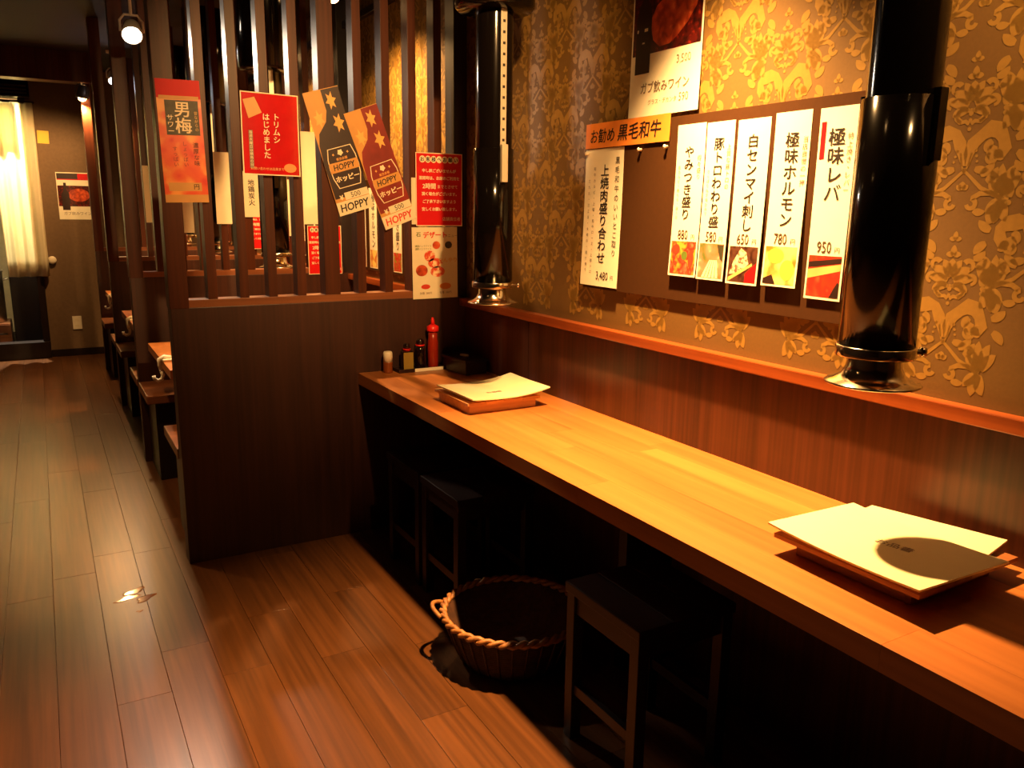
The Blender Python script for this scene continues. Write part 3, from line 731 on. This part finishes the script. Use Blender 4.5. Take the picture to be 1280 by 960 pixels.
strip(1.812, 1.703, 1.263, 1.705, '豚トロわわり盛', '上質な豚トロの', '580', M_PH_PORK, 'paper menu strip priced 580 with a pale pork photo', 'さっぱりねぎ塩だれで', tx=0.48, extra=tuple((([(0.2+i*0.13, 0.985), (0.3+i*0.13, 0.985), (0.5+i*0.06, 0.87), (0.46+i*0.06, 0.87)]), M_WHITEINK) for i in range(5))+(([(0.70, 0.77), (0.94, 0.77), (0.94, 0.88), (0.84, 0.86)], M_DKGREEN),))
strip(1.691, 1.575, 1.260, 1.702, '白センマイ刺し', '', '650', M_PH_SALAD, 'paper menu strip priced 650 with a dark shredded sashimi photo', tsize=0.037, extra=(([(0.10, 0.94), (0.20, 0.86), (0.42, 0.775), (0.60, 0.80), (0.70, 0.87), (0.40, 0.93)], M_PH_SHRED), ([(0.62, 0.93), (0.95, 0.86), (0.95, 0.98), (0.62, 0.985)], M_RED), ([(0.08, 0.985), (0.08, 0.96), (0.80, 0.865), (0.82, 0.88)], M_GOLDINK)))
strip(1.559, 1.443, 1.265, 1.708, '極味ホルモン', '当店自慢の一押', '780', M_PH_GOLD, 'paper menu strip priced 780 with a golden yellow photo', tsize=0.040, tx=0.52, extra=(([(0.05, 0.985), (0.05, 0.955), (0.30, 0.93), (0.42, 0.985)], M_BOTTLEBLK), (ell(0.36, 0.82, 0.24, 0.045), M_YELLOWNOTE), (ell(0.72, 0.90, 0.20, 0.06), M_YELLOWNOTE)))
s5 = strip(1.418, 1.309, 1.244, 1.706, '極味レバ', '特上焼き・レバー', '950', M_PH_LIVER, 'paper menu strip priced 950 beside the duct with a red tab', tsize=0.044, tz=0.29, bend=0.006, extra=(([(0.06, 0.83), (0.06, 0.80), (0.95, 0.775), (0.95, 0.80)], M_BOTTLEBLK), ([(0.06, 0.89), (0.06, 0.84), (0.95, 0.805), (0.95, 0.84)], M_GOLDINK), ([(0.70, 0.985), (0.90, 0.90), (0.95, 0.91), (0.95, 0.985)], M_BOTTLEBLK)))
s5.rect(0.06, 0.19, 0.07, 0.26, M_RED, 'red_tab', 2)
# tall menu at the left of the board
p = Poster('tall_menu', (PXW, 2.305, 1.664), 0.215, 0.465, M_PAPER, 'tall paper menu priced 3,480 under the orange heading', 'menu', wall=True, bend=0.010)
p.text('上焼肉盛り合わせ', 0.042, 0.54, 0.47, vertical=True, bold=0.014, lead=1.0, sx=1.15)
p.text('黒毛和牛のいいとこ取り', 0.025, 0.86, 0.42, vertical=True, bold=0.004, lead=1.22)
p.text('和牛カルビ・上塩・和牛ロース・上豚トロ', 0.013, 0.27, 0.52, M_INKBROWN, vertical=True, lead=1.5)
p.text('三九九・三三五・水曜の・量り売り', 0.012, 0.13, 0.56, M_INKBROWN, vertical=True, lead=1.7)
p.text('3,480', 0.040, 0.60, 0.925, bold=0.006, sx=0.8); p.text('円', 0.018, 0.86, 0.93)
# orange heading strip
p = Poster('heading_strip', (PXW-0.003, 2.191, 1.748), 0.44, 0.082, M_ORANGEP, 'orange paper heading strip with black brush writing on the board', 'sign', wall=True, bend=0.002)
p.text('お勧め', 0.050, 0.22, 0.52, bold=0.01, sx=0.95, shear=0.12); p.text('黒毛和牛', 0.055, 0.66, 0.48, bold=0.012, shear=0.12)
for yy, zz in ((2.395, 1.650), (2.110, 1.648), (1.985, 1.650)):
    pn = B().lathe([(0.001, 0), (0.0055, 0.001), (0.0045, 0.008), (0.007, 0.012), (0.001, 0.015)], 12).obj('push_pin', M_WHITEPLASTIC, None, (PXW-0.0012 if yy > 2.3 else BX-0.0002, yy, zz), (0, -math.pi/2, 0))
    tag(pn, 'white push pin at the top corner of the tall menu' if yy > 2.3 else 'white push pin in the bare board under the orange heading', 'push pin', 'push pins on the menu board')
# wine poster
p = Poster('wine_poster', (WW-0.003, 2.026, 2.215), 0.325, 0.467, M_PAPER, 'poster with a wine bottle over grilled meat above the orange heading', 'poster', wall=True, bend=0.006)
p.rect(0.02, 0.98, 0.02, 0.60, M_PH_COAL, 'photo', 1, 8)
p.poly([(0.29, 0.38), (0.36, 0.31), (0.48, 0.27), (0.53, 0.20), (0.60, 0.19), (0.72, 0.22), (0.92, 0.21), (0.94, 0.30), (0.90, 0.38), (0.80, 0.46), (0.66, 0.53), (0.56, 0.565), (0.42, 0.57), (0.32, 0.52), (0.29, 0.45)], M_PH_GRILL, 'meat_print', 2)
p.poly([(0.07, 0.72), (0.07, 0.36), (0.10, 0.30), (0.155, 0.25), (0.16, 0.12), (0.215, 0.12), (0.22, 0.25), (0.27, 0.30), (0.29, 0.36), (0.29, 0.72)], M_BOTTLEBLK, 'bottle_print', 4)
p.rect(0.08, 0.24, 0.435, 0.455, M_CREAM, 'bottle_label', 5, 1); p.rect(0.11, 0.20, 0.52, 0.53, M_CREAM, 'bottle_label', 5, 1)
p.text('3,500', 0.034, 0.77, 0.675, M_INKGREY, sx=0.85); p.text('ガブ飲みワイン', 0.036, 0.52, 0.815, M_INKGREY, bold=0.008, sx=0.9); p.text('590', 0.034, 0.80, 0.905, M_INKGREY, sx=0.85)
p.text('グラス・デカンタ', 0.017, 0.50, 0.91, M_INKGREY)

# ---- posters on the partition
PYF = PY-0.004
p = Poster('plum_poster', (0.4955, PYF, 1.914), 0.155, 0.445, M_PH_PLUM, 'tall orange red poster with a dark square of white brush writing on the end post', 'poster', tilt=-0.02)
p.rect(0.0, 1.0, 0.0, 0.15, M_RED, 'red_band', 1); p.rect(0.05, 0.95, 0.13, 0.16, M_KRAFT, 'tan_band', 2)
p.rect(0.17, 0.93, 0.165, 0.445, M_DKGREEN, 'dark_square', 3)
p.text('男梅', 0.060, 0.56, 0.305, M_WHITEINK, vertical=True, bold=0.012, lead=0.98, lay=5)
p.text('サワー', 0.024, 0.27, 0.35, M_WHITEINK, vertical=True, bold=0.01, lead=1.0, lay=5); p.text('昔ながらの', 0.014, 0.86, 0.33, M_GOLDINK, vertical=True, lead=1.05, lay=5)
p.text('濃厚な味', 0.021, 0.80, 0.60, M_INK, vertical=True, lead=1.05); p.text('すっぱい', 0.018, 0.32, 0.62, M_BOTTLERED, vertical=True, lead=1.05); p.text('しょっぱい', 0.018, 0.55, 0.60, M_BOTTLERED, vertical=True, lead=1.05)
p.rect(0.10, 0.86, 0.835, 0.905, M_KRAFT, 'price_box', 2, 1); p.text('円', 0.022, 0.74, 0.87, M_INK, bold=0.01, lay=4)
p.rect(0.0, 1.0, 0.935, 1.0, M_KRAFT, 'tan_band', 2, 2)
p = Poster('red_laminated_poster', (0.832, PYF, 1.892), 0.224, 0.313, M_REDGLOSS, 'glossy red laminated poster with two columns of white writing on the slats', 'poster', tilt=0.015, bend=0.012)
p.border(M_WHITEINK, 0.004)
p.text('トリムシ', 0.029, 0.605, 0.42, M_WHITEINK, vertical=True, bold=0.008, lead=1.0); p.text('はじめました', 0.029, 0.43, 0.52, M_WHITEINK, vertical=True, bold=0.008, lead=1.0)
p.poly([(0.04, 0.10), (0.24, 0.06), (0.36, 0.24), (0.13, 0.32)], M_KRAFT, 'tan_note', 3)
p.rect(0.12, 0.19, 0.46, 0.92, M_INKGREY, 'grey_column', 2); p.text('毎週木曜日は焼鳥の日', 0.013, 0.155, 0.68, M_WHITEINK, vertical=True, lead=1.05, lay=4)
p.text('お問い合わせは店員まで', 0.012, 0.42, 0.92, M_GOLDINK); p.poly(ell(0.82, 0.90, 0.11, 0.055), M_ORANGEP, 'stamp_print', 2)

def bottle_poster(loc, tilt, bm_, ink, label, big):
    p = Poster('bottle_poster', loc, 0.152, 0.50, M_KRAFT, label, 'poster', tilt=tilt)
    body = [(0.50, -0.0), (1.0, 0.0), (1.0, 0.82), (0.28, 0.82), (0.10, 0.62), (0.05, 0.45), (0.14, 0.34), (0.42, 0.26), (0.50, 0.18)]
    p.poly([(0.02, 0.86), (0.0, 0.56)]+[(0.03, 0.42), (0.12, 0.33), (0.40, 0.25), (0.50, 0.17), (0.50, 0.005), (1.0, 0.005), (1.0, 0.86)], bm_, 'bottle_print', 1)
    for cx, cz, r in ((0.70, 0.10, 0.075), (0.24, 0.22, 0.075), (0.74, 0.28, 0.080)):
        p.poly(star_pts(cx, cz, r, 3.1*0.5*1.35, 6, 0.2+cx), M_STAR, 'star_print', 2)
    # barrel shaped emblem
    out = [(0.20, 0.46), (0.88, 0.46), (0.95, 0.54), (0.97, 0.62), (0.95, 0.70), (0.86, 0.785), (0.22, 0.785), (0.13, 0.70), (0.11, 0.62), (0.13, 0.54)]
    inn = [(0.54+(x-0.54)*0.94, 0.622+(z-0.622)*0.965) for x, z in out]
    p.poly(out, M_WHITEINK, 'emblem', 3); p.poly(inn, bm_, 'emblem', 4)
    p.rect(0.12, 0.96, 0.575, 0.655, M_KRAFT, 'emblem_band', 5, 2)
    p.poly(star_pts(0.53, 0.505, 0.028, 3.2, 5, 0.31, 0.72), M_WHITEINK, 'blossom', 5)
    p.poly(star_pts(0.32, 0.512, 0.012, 3.2, 4), M_STAR, 'blossom', 5); p.poly(star_pts(0.74, 0.512, 0.012, 3.2, 4), M_STAR, 'blossom', 5)
    p.text('東京赤坂', 0.0125, 0.53, 0.553, M_STAR, lay=5, bold=0.01)
    p.text('HOPPY', 0.034, 0.54, 0.615, ink, bold=0.015, lay=7, shear=0.1, sx=0.88)
    p.text('ホッピー', 0.027, 0.54, 0.71, M_WHITEINK, bold=0.03, lay=6)
    p.rect(0.30, 0.99, 0.825, 0.885, M_CREAM, 'price_box', 6, 1)
    p.text('¥', 0.026, 0.20, 0.857, M_WHITEINK, bold=0.03, lay=7); p.text('500', 0.030, 0.62, 0.855, M_INK, lay=8)
    p.rect(0.0, 1.02, 0.89, 1.0, M_CREAM, 'name_band', 6, 1)
    p.text('HOPPY', 0.045, 0.51, 0.943, big, bold=0.015, lay=8, shear=0.1, sx=0.9)
    return p
bottle_poster((1.034, PYF-0.004, 1.922), -0.285, M_BOTTLEBLK, M_INK, 'tilted tan poster of a dark brown bottle with black lettering on the slats', M_INK)
bottle_poster((1.200, PYF-0.007, 1.860), -0.355, M_BOTTLERED, M_INK, 'tilted tan poster of a red brown bottle with red lettering on the slats', M_REDINK)
def notice(loc, label, w=0.226, h=0.315):
    p = Poster('red_notice', loc, w, h, M_RED, label, 'notice', group='red customer notices on the partitions')
    p.border(M_WHITEINK, 0.0035)
    for i, ch in enumerate('お客様へお願い'):
        x = 0.14+i*0.12
        p.poly(ell(x, 0.088, 0.062, 0.047), M_WHITEINK, 'letter_disc', 3); p.text(ch, 0.021, x, 0.088, M_INK, bold=0.02, lay=5)
    for s, z, sz in (('申し訳ございませんが', 0.24, 0.0165), ('混雑時は、お席のご利用を', 0.34, 0.0165), ('頂く場合がございます。', 0.555, 0.0165), ('ご了承下さいますよう', 0.66, 0.0165), ('宜しくお願い致します。', 0.765, 0.0165)):
        p.text(s, sz, 0.5, z, M_WHITEINK, bold=0.02)
    p.text('2時間', 0.026, 0.28, 0.45, M_WHITEINK, bold=0.02); p.text('までとさせて', 0.017, 0.68, 0.455, M_WHITEINK, bold=0.01)
    p.text('店舗責任者', 0.018, 0.76, 0.90, M_WHITEINK)
    return p
notice((1.560, PYF-0.003, 1.698), 'red notice with white writing above the dessert flyer on the corner post')
p = Poster('dessert_flyer', (1.536, PYF-0.003, 1.378), 0.222, 0.318, M_CREAM, 'cream flyer of red desserts below the red notice on the partition', 'flyer', tilt=-0.01)
p.text('石', 0.022, 0.14, 0.10, M_GREEN, bold=0.02); p.text('デザート', 0.030, 0.50, 0.105, M_REDINK, bold=0.03); p.text('メニュー', 0.016, 0.86, 0.12, M_INKGREY)
for cx, cz, rx, rz, m in ((0.53, 0.25, 0.085, 0.055, M_PH_GRILL), (0.80, 0.25, 0.08, 0.05, M_DKGREEN), (0.38, 0.40, 0.12, 0.075, M_PH_DESSERT), (0.50, 0.50, 0.16, 0.07, M_PH_DESSERT), (0.20, 0.60, 0.13, 0.08, M_PH_GRILL), (0.55, 0.62, 0.16, 0.075, M_PH_DESSERT), (0.28, 0.83, 0.10, 0.035, M_REDINK), (0.72, 0.83, 0.13, 0.045, M_ORANGEP)):
    p.poly(ell(cx, cz, rx, rz), m, 'dessert_print', 2)
p.text('ひんやり', 0.024, 0.78, 0.46, M_GOLDINK, bold=0.02)
for z in (0.26, 0.30): p.text('濃厚バニラアイス', 0.010, 0.24, z, M_GREEN)
for x in (0.28, 0.72): p.text('各種  380円', 0.012, x, 0.92, M_INKGREY)
p = Poster('pale_sheet', (1.452, PYF-0.001, 1.590), 0.05, 0.20, M_CREAM, 'narrow pale sheet tucked behind the red notice on the slats', 'paper')
# papers in the booths behind
def cream(loc, w, h, label, txt, wall=False, mat=None, ink=None, ph=None, group='cream menus in the booths'):
    p = Poster('cream_menu', loc, w, h, mat or M_CREAM, label, 'menu', wall=wall, group=group)
    if txt: p.text(txt, min(w*0.42, h/len(txt)*0.82), 0.55, 0.40 if ph else 0.46, ink or M_INK, vertical=True, bold=0.008, lead=1.0)
    if ph: p.rect(0.05, 0.95, 0.77, 0.985, ph, 'photo', 1)
    return p
Y2 = PARTS[1]-0.004; Y3 = PARTS[2]-0.004; Y4 = PARTS[3]-0.004
notice((1.52, Y2, 1.352), 'red notice with white writing low on the second partition', 0.21, 0.295)
notice((1.50, Y3, 1.482), 'red notice with white writing on the third partition', 0.21, 0.34)
cream((1.42, Y2, 1.90), 0.17, 0.54, 'tall plain cream sheet above the red notice on the second partition', '')
cream((1.275, Y2, 1.62), 0.10, 0.33, 'narrow cream sheet hanging mid height on the second partition', '')
cream((0.935, Y2, 1.76), 0.085, 0.40, 'cream strip on the second partition in line with the laminated poster', '')
cream((0.74, Y2, 1.50), 0.055, 0.19, 'short white strip on the second partition near its aisle end', '')
cream((1.09, Y2, 1.66), 0.09, 0.26, 'cream sheet with black brush writing on the second partition', '地鶏炭火')
cream((0.60, Y3, 1.74), 0.055, 0.40, 'narrow white strip on the third partition near its aisle end', '')
cream((0.71, Y3, 1.74), 0.055, 0.40, 'second narrow white strip on the third partition beside a dark slat', '')
for k in range(3):
    y0 = PARTS[k]+0.09
    b2 = empty('menu_board', (BX, 0, 0), label='flat dark brown board on the wall of the %s booth' % ORD[k], cat='board', group='booth menu boards')
    B().box(0, 0.0115, y0+0.62, y0+1.40, 1.10, 1.62, 0.001).obj('panel', M_BOARD, b2)
    for i, (ttl, ph, wd) in enumerate((('やみつき盛り', M_PH_MEAT, 'red raw meat'), ('白センマイ刺し', M_PH_SALAD, 'dark sashimi'), ('極味ホルモン', M_PH_GOLD, 'golden yellow'), ('豚トロわわり盛', M_PH_PORK, 'pale pork'))):
        cream((PXW, y0+0.72+i*0.185, 1.575), 0.125, 0.46, 'paper menu strip with a %s photo on the %s booth board' % (wd, ORD[k]), ttl, wall=True, mat=M_PAPER, ph=ph, group='menu strips on the %s booth board' % ORD[k])

# ------------------------------------------------------------------ rear wall, curtain and kitchen
RY = BY-0.002
p = Poster('rear_poster', (0.338, RY, 1.764), 0.305, 0.44, M_PAPER, 'white poster with a bottle and grilled meat on the rear wall', 'poster')
p.rect(0.02, 0.98, 0.02, 0.16, M_RED, 'red_band', 1, 1); p.rect(0.02, 0.60, 0.02, 0.14, M_BOTTLEBLK, 'dark_band', 2, 1)
p.rect(0.02, 0.98, 0.28, 0.72, M_PH_COAL, 'photo', 1); p.poly(ell(0.60, 0.48, 0.30, 0.14), M_PH_GRILL, 'meat_print', 2)
p.poly([(0.12, 0.80), (0.12, 0.45), (0.18, 0.38), (0.19, 0.22), (0.26, 0.22), (0.27, 0.38), (0.33, 0.45), (0.33, 0.80)], M_BOTTLEBLK, 'bottle_print', 3)
p.text('ガブ飲みワイン', 0.034, 0.52, 0.87, M_INKGREY)
p = Poster('yellow_note', (0.118, RY, 2.135), 0.094, 0.115, M_YELLOWNOTE, 'small yellow paper note on the rear wall beside the curtain', 'note', tilt=0.03)
sk = empty('wall_socket', (0.245, RY, 0.325), label='cream wall socket plate low on the rear wall', cat='socket')
B().box(-0.04, 0.04, -0.008, 0.001, -0.065, 0.065, 0.003).obj('plate', M_WHITEPLASTIC, sk)
for z in (-0.03, 0.03): B().box(-0.018, 0.018, -0.0095, -0.0075, z-0.012, z+0.012, 0.001).obj('outlet', M_CREAM, sk)
hk = empty('coat_peg', (0.085, RY, 0.94), (math.pi/2, 0, 0), label='round white knob on the rear wall beside the curtain', cat='peg')
B().lathe([(0.016, -0.001), (0.016, 0.01), (0.034, 0.014), (0.038, 0.026), (0.028, 0.036), (0.01, 0.04)], 20).obj('knob', M_WHITEPLASTIC, hk)

def curtain(x0, x1, z0, z1, y, folds, amp, label, phase=0.0, skew=0.0):
    n, m = 70, 10; vs, fs = [], []
    for j in range(m+1):
        t = j/m
        for i in range(n+1):
            s = i/n; a = amp*(0.75+0.5*t)
            vs.append((x0+(x1-x0)*s+skew*(1-s)*t, y+a*math.sin(2*math.pi*folds*s+phase+0.5*t)+0.3*a*math.sin(2*math.pi*folds*2.3*s+1.3*t), z1+(z0-z1)*t))
    for j in range(m):
        for i in range(n):
            q = j*(n+1)+i; fs.append((q, q+n+1, q+n+2, q+1))
    me = bpy.data.meshes.new('cloth'); me.from_pydata(vs, [], fs)
    for pl in me.polygons: pl.use_smooth = True
    o = link('curtain', me, M_CURTAIN); tag(o, label, 'curtain')
    sd = o.modifiers.new('thickness', 'SOLIDIFY'); sd.thickness = 0.002
    return o
M_CURTAIN.node_tree.nodes['Principled BSDF'].inputs['Subsurface Weight'].default_value = 0.0
_nt = M_CURTAIN.node_tree; _out = _nt.nodes['Material Output']; _b = _nt.nodes['Principled BSDF']
_tr = _nt.nodes.new('ShaderNodeBsdfTranslucent'); _tr.inputs[0].default_value = srgb(252, 244, 214)
_mx = _nt.nodes.new('ShaderNodeMixShader'); _mx.inputs[0].default_value = 0.45
_nt.links.new(_b.outputs[0], _mx.inputs[1]); _nt.links.new(_tr.outputs[0], _mx.inputs[2]); _nt.links.new(_mx.outputs[0], _out.inputs[0])
curtain(-0.30, 0.055, 0.79, 2.37, BY-0.06, 3.0, 0.022, 'long cream cloth curtain hanging in the kitchen doorway', skew=0.02)
curtain(-0.95, -0.42, 0.79, 2.37, BY-0.05, 4.0, 0.02, 'unseen added cream curtain blocking kitchen light beside the doorway gap', 0.4)  # added out of view to keep kitchen lamp light off the aisle floor
curtain(-0.92, -0.10, 1.98, 2.37, BY+0.02, 6.0, 0.015, 'short cream cloth valance behind the long doorway curtain', 0.7)
rd = B().tube([(-0.95, BY-0.05, 2.375), (0.07, BY-0.05, 2.375)], 0.012, 10).obj('curtain_rod', M_BLACKWOOD); tag(rd, 'dark curtain rod across the kitchen doorway', 'rod')
ab = empty('air_curtain_box', (-0.45, BY-0.13, 2.40), label='black box unit mounted above the doorway curtain', cat='ventilator')
B().box(-0.5, 0.49, -0.07, 0.13, 0.0, 0.20, 0.01).obj('case', M_DUCT, ab)
for i in range(3): B().box(-0.48, 0.47, -0.073, -0.069, 0.03+i*0.03, 0.045+i*0.03, 0.001).obj('louvre', M_BLACKWOOD, ab)
kc = empty('kitchen_cabinet', (-0.14, 9.75, 0), label='dark kitchen cabinet seen below the curtain hem', cat='cabinet')
B().box(-0.16, 0.17, -0.3, 0.3, 0.08, 0.86, 0.004).obj('body', M_BLACKWOOD, kc)
B().box(-0.15, 0.16, -0.315, -0.30, 0.12, 0.84, 0.003).obj('door', M_BLACKWOOD, kc)
B().box(-0.16, 0.17, -0.28, 0.28, 0.0, 0.08, 0.002).obj('plinth', M_BLACKWOOD, kc)
B().tube([(0.10, -0.318, 0.55), (0.10, -0.335, 0.56), (0.10, -0.335, 0.66), (0.10, -0.318, 0.67)], 0.005).obj('handle', M_STEEL, kc)
pt = empty('stock_pot', (-0.56, 9.6, 0.30), label='large steel pot on a crate behind the curtain', cat='pot')
B().lathe([(0.19, 0.0), (0.20, 0.01), (0.20, 0.50), (0.212, 0.505), (0.212, 0.515), (0.196, 0.515), (0.194, 0.02)], 36).obj('body', M_STEELPOT, pt)
for sg in (-1, 1): B().tube([(sg*0.2, -0.05, 0.42), (sg*0.24, -0.045, 0.43), (sg*0.24, 0.045, 0.43), (sg*0.2, 0.05, 0.42)], 0.008).obj('handle', M_STEELPOT, pt)
cr = empty('crate', (-0.56, 9.6, 0), label='brown wooden crate under the steel pot', cat='crate')
for i in range(3): B().box(-0.23, 0.23, -0.23, -0.215, 0.01+i*0.1, 0.09+i*0.1, 0.002).obj('slat', M_RAIL, cr)
for i in range(3): B().box(0.215, 0.23, -0.215, 0.23, 0.01+i*0.1, 0.09+i*0.1, 0.002).obj('slat', M_RAIL, cr)
B().box(-0.23, 0.23, -0.215, 0.23, 0.285, 0.30, 0.002).obj('lid', M_RAIL, cr)
for x in (-0.215, 0.2): B().box(x, x+0.03, -0.214, -0.19, 0, 0.285, 0.001).obj('post', M_RAIL, cr)
for x in (-0.215, 0.18): B().box(x, x+0.03, 0.18, 0.21, 0, 0.285, 0.001).obj('post', M_RAIL, cr)

# ------------------------------------------------------------------ wet smear on the aisle floor
M_WET = plain('wet_film', srgb(134, 80, 42), 0.08, var=0.1)  # thin water film, tinted a floor-like brown instead of clear
sp = empty('wet_smear', (0.19, 3.16, 0), label='small glossy wet smear on the aisle floor beside the partition', cat='spill')
for (x, y, rx, ry, a) in ((0.0, 0.05, 0.045, 0.020, 0.5), (-0.03, 0.0, 0.050, 0.014, 0.3), (0.03, -0.03, 0.040, 0.022, 0.7), (0.0, -0.13, 0.012, 0.008, 0.0)):
    b = B(); n = 20
    ring = []
    for i in range(n):
        t = 2*math.pi*i/n; k = 1+0.22*math.sin(3*t+x*90)+0.12*math.sin(5*t+y*70)
        px, py = rx*k*math.cos(t), ry*k*math.sin(t)
        ring.append((x+px*math.cos(a)-py*math.sin(a), y+px*math.sin(a)+py*math.cos(a)))
    lo = [b.bm.verts.new((p[0], p[1], 0.0002)) for p in ring]
    hi = [b.bm.verts.new((x+(p[0]-x)*0.8, y+(p[1]-y)*0.8, 0.0011)) for p in ring]
    for i in range(n): b.bm.faces.new((lo[i], lo[(i+1) % n], hi[(i+1) % n], hi[i]))
    b.bm.faces.new(hi); b.bm.faces.new(lo[::-1])
    b.obj('droplet', M_WET, sp)
